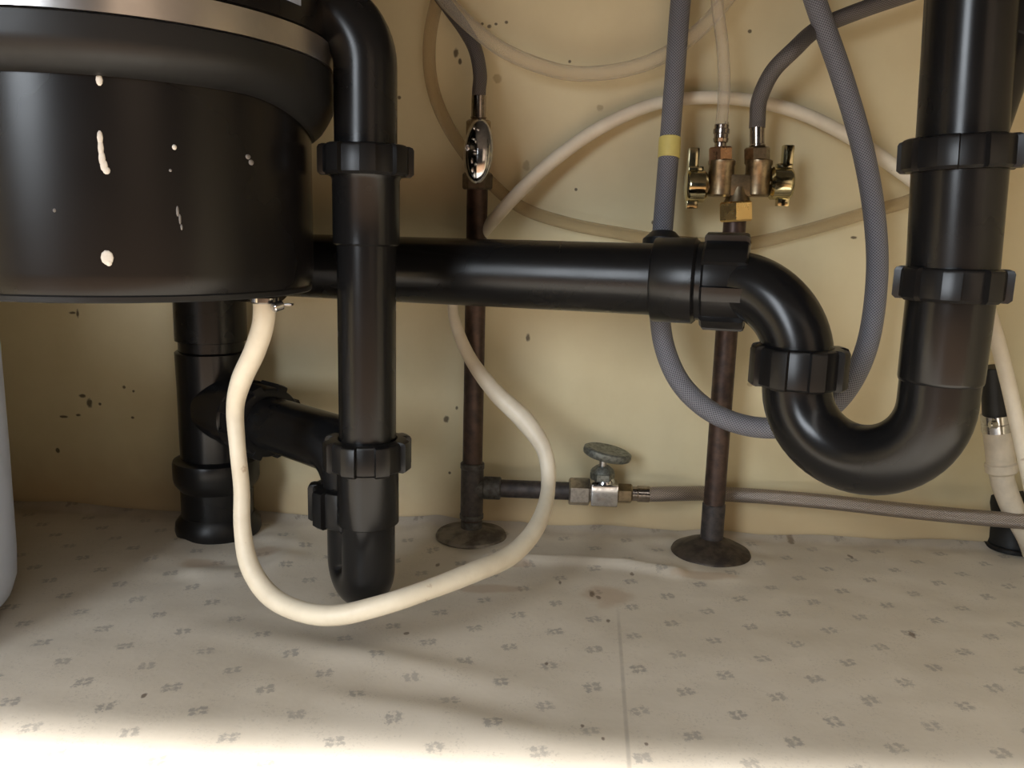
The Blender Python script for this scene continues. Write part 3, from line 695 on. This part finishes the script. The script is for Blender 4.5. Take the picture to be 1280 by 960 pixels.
ch = thing('drain_hose', P(420, 778, .46), 'cream flexible tube looping from under the disposal up across the back wall', 'tube')
def cpt(x, y, d, wpx): return (P(x, y, d), wpx*d/FPX/2)
def wpt(x, y, off, wpx): p = W(x, y, off); return (p, wpx*depth(p)/FPX/2)
cq_ = [(Vector((hp.x, hp.y, zb-.004)), .0064), cpt(329, 405, .468, 27), cpt(318, 440, .472, 27), cpt(302, 475, .480, 26), cpt(294, 510, .49, 22), cpt(297, 560, .490, 20), cpt(302, 610, .490, 20), cpt(303, 660, .486, 21),
       cpt(312, 707, .480, 24), cpt(337, 744, .473, 26), cpt(375, 764, .466, 26), cpt(420, 769, .460, 26), cpt(475, 757, .459, 26), cpt(530, 739, .468, 25), cpt(590, 716, .492, 26), cpt(640, 693, .525, 25), cpt(672, 656, .560, 22),
       cpt(685, 612, .595, 18), cpt(681, 565, .605, 20), cpt(657, 527, .613, 25), cpt(622, 493, .62, 22), cpt(592, 455, .626, 17), cpt(574, 418, .63, 15), cpt(566, 385, .634, 13), cpt(570, 345, .637, 14),
       cpt(588, 312, .64, 15), wpt(612, 281, .030, 16), wpt(650, 239, .025, 17), wpt(695, 198, .020, 17), wpt(750, 160, .016, 17), wpt(815, 131, .014, 16), wpt(880, 122, .014, 16), wpt(940, 126, .014, 16), wpt(1000, 141, .014, 17),
       wpt(1060, 170, .016, 17), wpt(1112, 204, .020, 18), wpt(1160, 243, .030, 19), wpt(1205, 310, .05, 18), wpt(1236, 390, .066, 18), wpt(1258, 470, .075, 18), wpt(1275, 545, .08, 18), wpt(1292, 620, .085, 19), wpt(1305, 680, .09, 19)]
for i, (p, r) in enumerate(cq_):                              # keep it resting on the paper, not in it
    while p.z < r+0.0035: p = CAM+(p-CAM)*0.995
    cq_[i] = (p, r)
build('tubing', hose(cq_, 9), M['cream'], ch)

ut = thing('clear_tube', P(720, 93, .635), 'milky tube sagging along the top of the back wall', 'tube')
up_ = [(520, -45, .645), (548, -10, .64), (578, 22, .636), (620, 57, .632), (668, 80, .632), (720, 92, .634), (780, 87, .638), (832, 68, .642), (878, 34, .648), (915, -10, .65), (935, -45, .65)]
build('tubing', hose([(W(x, y, .034 if x < 700 else .024), 0.0055) for x, y, d in up_], 12), M['clear'], ut)
lt = thing('clear_tube', W(850, 300, .007), 'faint brown translucent band following the back wall in a wide loop', 'tube')  # translucent brown band swept close to the wall
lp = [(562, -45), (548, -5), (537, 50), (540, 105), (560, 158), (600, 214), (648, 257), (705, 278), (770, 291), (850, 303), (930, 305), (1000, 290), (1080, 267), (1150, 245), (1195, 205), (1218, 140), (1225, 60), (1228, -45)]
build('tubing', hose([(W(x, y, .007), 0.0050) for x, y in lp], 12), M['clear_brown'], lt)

# ------------------------------------------------------------------ dishwasher hose end behind the trap, lower right
dh = thing('dishwasher_hose', F(1268, 690), 'white hose connector with metal clamp, beside the cream tube behind the trap', 'hose')
a0, a1, a2, a3 = W(1243, 470, .045), W(1246, 528, .045), W(1252, 585, .045), W(1268, 640, .045)
build('rubber_end', cyl(a0+(a0-a1)*.2, a1, 0.0095), M['rubber'], dh)
dA = (a2-a1).normalized()
cb = build('clamp_band', lathe(a1-dA*.007, dA, [(0, .0098), (.0005, .0108), (.0065, .0108), (.007, .0104), (.0075, .0108), (.0135, .0108), (.014, .0098)], 32), M['chrome'], dh, label='ribbed metal clamp band')
build('clamp_screw', cyl(W(1237, 531, .058), W(1246, 531, .058), .0030), M['chrome'], cb)
build('connector', lathe(a1+dA*.004, dA, [(0, .0098), (.004, .0102), ((a2-a1).length*.75, .0100), ((a2-a1).length*.78, .0112), ((a2-a1).length*.95, .0112), ((a2-a1).length, .0096)], 32), M['whitish'], dh)
build('white_tube', hose([(a2-dA*.004, .0085), (a2+dA*.012, .0085), (a3, .0082), (W(1285, 672, .04), .008), (W(1292, 692, .03), .008)], 10), M['whitish'], dh)
gb = F(1268, 690)
gr = thing('pipe_grommet', (gb.x, gb.y, 0), 'black rubber grommet on the floor at the lower right, behind the braided hose', 'grommet')
build('body', lathe((gb.x+.004, gb.y+.012, 0.001), Vector((-.15, -.1, 1)), [(0, .020), (.004, .021), (.010, .0185), (.030, .0165), (.040, .0175), (.046, .0165), (.047, .0125)], 36), M['rubber'], gr)
build('lip', ring((gb.x+.004, gb.y+.012, .0005), (gb.x+.004, gb.y+.012, .0045), .024, .019), M['abs_nut'], gr)

# ------------------------------------------------------------------ blue-grey jug at the left edge
jw, jd = 0.072, 0.095
je = P(-50, 640, 0.465); jf = F(0, 872)
jc = Vector((je.x-jw, je.y, 0))
def jug():
    V, Fc = [], []; n = 48
    prof = [(0.0, .80), (.002, .86), (.008, .94), (.018, .98), (.032, .99), (.10, 1.0), (.16, 1.0), (.176, .99), (.180, .965), (.181, .93), (.184, .93), (.190, .92), (.1925, .88), (.193, .5)]
    for z, s in prof:
        for k in range(n):
            th = 2*math.pi*k/n; c_, s_ = math.cos(th), math.sin(th); e = 0.8
            V.append((jc.x+jw*s*math.copysign(abs(c_)**e, c_), jc.y+jd*s*math.copysign(abs(s_)**e, s_), .0015+z*1.045))
    for i in range(len(prof)-1):
        for k in range(n):
            k2 = (k+1) % n; Fc.append((i*n+k, i*n+k2, (i+1)*n+k2, (i+1)*n+k))
    Fc += [tuple(range(n))[::-1], tuple((len(prof)-1)*n+k for k in range(n))]; return V, Fc
jg = thing('plastic_jug', (jc.x, jc.y, 0), 'blue-grey plastic jug standing at the left edge beneath the disposal', 'jug')
build('body', jug(), M['jug'], jg)
